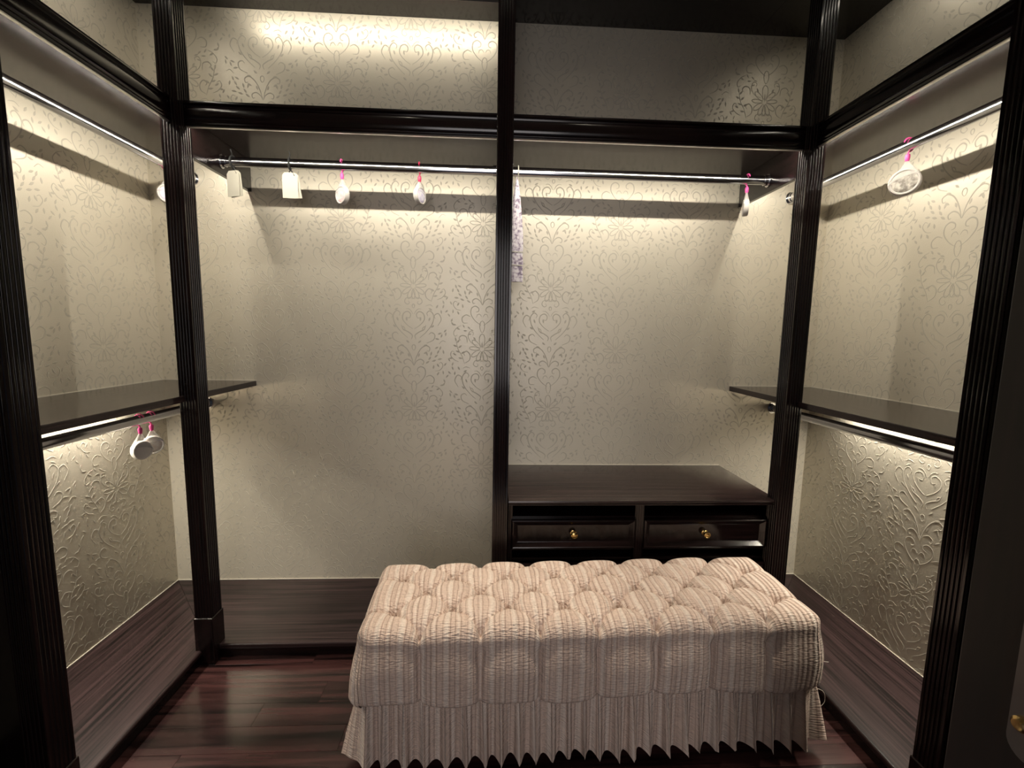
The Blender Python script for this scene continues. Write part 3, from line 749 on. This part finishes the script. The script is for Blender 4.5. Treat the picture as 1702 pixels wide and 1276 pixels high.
def tags(loc, rotz, label, spread):
    T = thing('paper_tag', label, 'tag', loc, 'paper tags on the rail'); T.rotation_euler = (0, 0, rotz)
    bm = bmesh.new()
    loop = [(0, .0165*math.cos(a), .0225*math.sin(a)) for a in np.linspace(-PI/2, 1.5*PI, 22)]
    tube(bm, loop, .0030, 6, cap=False)
    tube(bm, [(0, 0, -.018), (.004, -.002, -.024), (-.003, .001, -.030), (0, 0, -.044)], .0028, 6)
    tube(bm, [(0, -.004, .022), (.006, -.010, .031), (.002, -.012, .042)], .0024, 6)
    tube(bm, [(0, 0, -.020), (.010, -.002, -.032), (.018, -.003, -.046)], .0026, 6)
    bm_obj('string', bm, M_string, T, local=True)
    for k, (ang, yo) in enumerate(((.0, -.004), (spread, .003))):
        bm = bmesh.new(); wd, ht = .029, .098
        poly = [(-wd, -ht), (wd, -ht), (wd, -.012), (wd-.010, 0), (-wd+.010, 0), (-wd, -.012)]
        fr = []
        R0 = Matrix.Rotation(ang, 3, 'Y')
        for yy in (-.0006, .0006):
            fr.append(((0, yo+yy, -.034), tuple(R0 @ Vector((1, 0, 0))), tuple(R0 @ Vector((0, 0, 1)))))
        prism(bm, poly, fr); bm_obj('card', bm, M_card, T, local=True)
tags((-1.064, RY, RZ), -.30, 'pair of cream paper tags tied by black string at the rail end', -.10)
tags((-.846, RY, RZ), .10, 'two overlapping cream paper tags tied by black string beside the blush sachet', -.13)

def pouch():
    T = thing('floral_pouch', 'long pale lilac floral hanging pouch tucked against the middle post', 'pouch', (.062, RY, RZ))
    m = mat('floral_print', (.66, .60, .68), .8); N, L, b = nodes(m)
    tc = N.new('ShaderNodeTexCoord'); nz = N.new('ShaderNodeTexNoise'); nz.inputs['Scale'].default_value = 85; nz.inputs['Detail'].default_value = 3; L.new(tc.outputs['Object'], nz.inputs['Vector'])
    r = ramp(N, [(.36, (.25, .20, .28)), (.46, (.58, .51, .60)), (.60, (.80, .76, .80))]); L.new(nz.outputs['Fac'], r.inputs['Fac']); L.new(r.outputs['Color'], b.inputs['Base Color'])
    bm = bmesh.new()
    pts = [(0, .0185*math.cos(a)*.9, .0215*math.sin(a)+.001) for a in np.linspace(-PI/2*.2, PI*1.45, 14)] + [(-.001, 0, -.030)]
    tube(bm, pts, .0022, 8); bm_obj('hook', bm, M_card, T, local=True, smooth=True, angle=.9)
    prof = [(-.022, .003), (-.06, .009), (-.11, .016), (-.18, .023), (-.24, .028), (-.30, .030), (-.33, .028), (-.36, .031), (-.39, .029), (-.42, .031), (-.438, .031)]
    bm = bmesh.new(); rings = []
    for z, wd in prof:
        cx = -.004 + .0*z
        rings.append([bm.verts.new((cx + wd*math.cos(2*PI*k/24), .011*min(1, wd/.02)*math.sin(2*PI*k/24)*(1+.25*math.cos(6*PI*k/24)), z)) for k in range(24)])
    for r0, r1 in zip(rings, rings[1:]):
        for k in range(24): bm.faces.new((r0[k], r0[(k+1) % 24], r1[(k+1) % 24], r1[k]))
    bm.faces.new(rings[-1]); bm.faces.new(rings[0][::-1])
    bm_obj('bag', bm, m, T, local=True, smooth=True, angle=.9)
    for z in (-.318, -.372):
        bm = bmesh.new(); rr = []
        for zz in (z-.002, z+.002): rr.append([bm.verts.new((-.004+.0315*math.cos(2*PI*k/24), .0125*math.sin(2*PI*k/24)*(1+.25*math.cos(6*PI*k/24)), zz)) for k in range(24)])
        for k in range(24): bm.faces.new((rr[0][k], rr[0][(k+1) % 24], rr[1][(k+1) % 24], rr[1][k]))
        bm_obj('trim_band', bm, M_card, T, local=True, smooth=True)
pouch()

# ------------------------------------------------------------------ ceiling downlights
def downlight(x, y, label):
    T = thing('downlight', label, 'downlight', (x, y, 2.76), 'ceiling downlights')
    bm = bmesh.new(); lathe(bm, [(.032, -.001), (.036, -.006), (.046, -.006), (.048, -.0005), (.032, -.0005)], 32); bm_obj('ring', bm, M_alu, T, local=True, smooth=True, angle=.6)
    bm = bmesh.new(); lathe(bm, [(0, -.003), (.031, -.002), (.031, -.0008), (0, -.0008)], 24); bm_obj('lens', bm, M_led, T, local=True)
    ld = bpy.data.lights.new('downlight_spot', 'SPOT'); ld.energy = P_DOWN; ld.color = (1.0, .88, .70); ld.spot_size = math.radians(52); ld.spot_blend = .6; ld.shadow_soft_size = .03
    o = bpy.data.objects.new('downlight_spot', ld); COL.objects.link(o); o.parent = T; o.location = (0, 0, -.02)
downlight(-.46, -.80, 'round ceiling downlight above the end of the ottoman farther from the drawer chest')
downlight(.41, -.80, 'round ceiling downlight above the end of the ottoman beside the drawer chest')

# ------------------------------------------------------------------ open door with its handle
dr = tag(boxo('door_1', (.602, .640, YFR+.005, -1.575, .008, 2.10), wood('door_wood', (60, 60, 3), ESP0, ESP1, 0.5, bump=0), bev=.002), kind='structure')
bm = bmesh.new()
Mh = Matrix.Translation((.602, -1.664, 0)) @ Matrix.Rotation(-PI/2, 4, 'Y')
def plate(bm):
    # long rounded plate on the leaf, slightly proud
    pts = []
    hw, z0, z1 = .021, .790, 1.11
    for a in np.linspace(PI, 2*PI, 12): pts.append((-1.664+hw*math.cos(a), z0+hw+hw*math.sin(a)))
    for a in np.linspace(0, PI, 12): pts.append((-1.664+hw*math.cos(a), z1-hw+hw*math.sin(a)))
    prism(bm, pts, [((.6015, 0, 0), (0, 1, 0), (0, 0, 1)), ((.594, 0, 0), (0, 1, 0), (0, 0, 1))])
plate(bm); hp = bm_obj('handle_plate', bm, mat('dark_pewter', (.20, .19, .19), .35, metal=1), dr)
bm = bmesh.new()
tube(bm, [(.594, -1.664, 1.055), (.572, -1.664, 1.055), (.562, -1.669, 1.055), (.560, -1.685, 1.055), (.560, -1.765, 1.052)], .008, 12)
bm_obj('lever', bm, M_alu, hp, smooth=True, angle=.8)
bm = bmesh.new(); lathe(bm, [(0, 0), (.009, 0), (.009, .006), (.006, .009), (0, .0095)], 18, Matrix.Translation((.594, -1.658, .835)) @ Matrix.Rotation(-PI/2, 4, 'Y'))
bm_obj('lock_cylinder', bm, M_brass, hp, smooth=True, angle=.7)
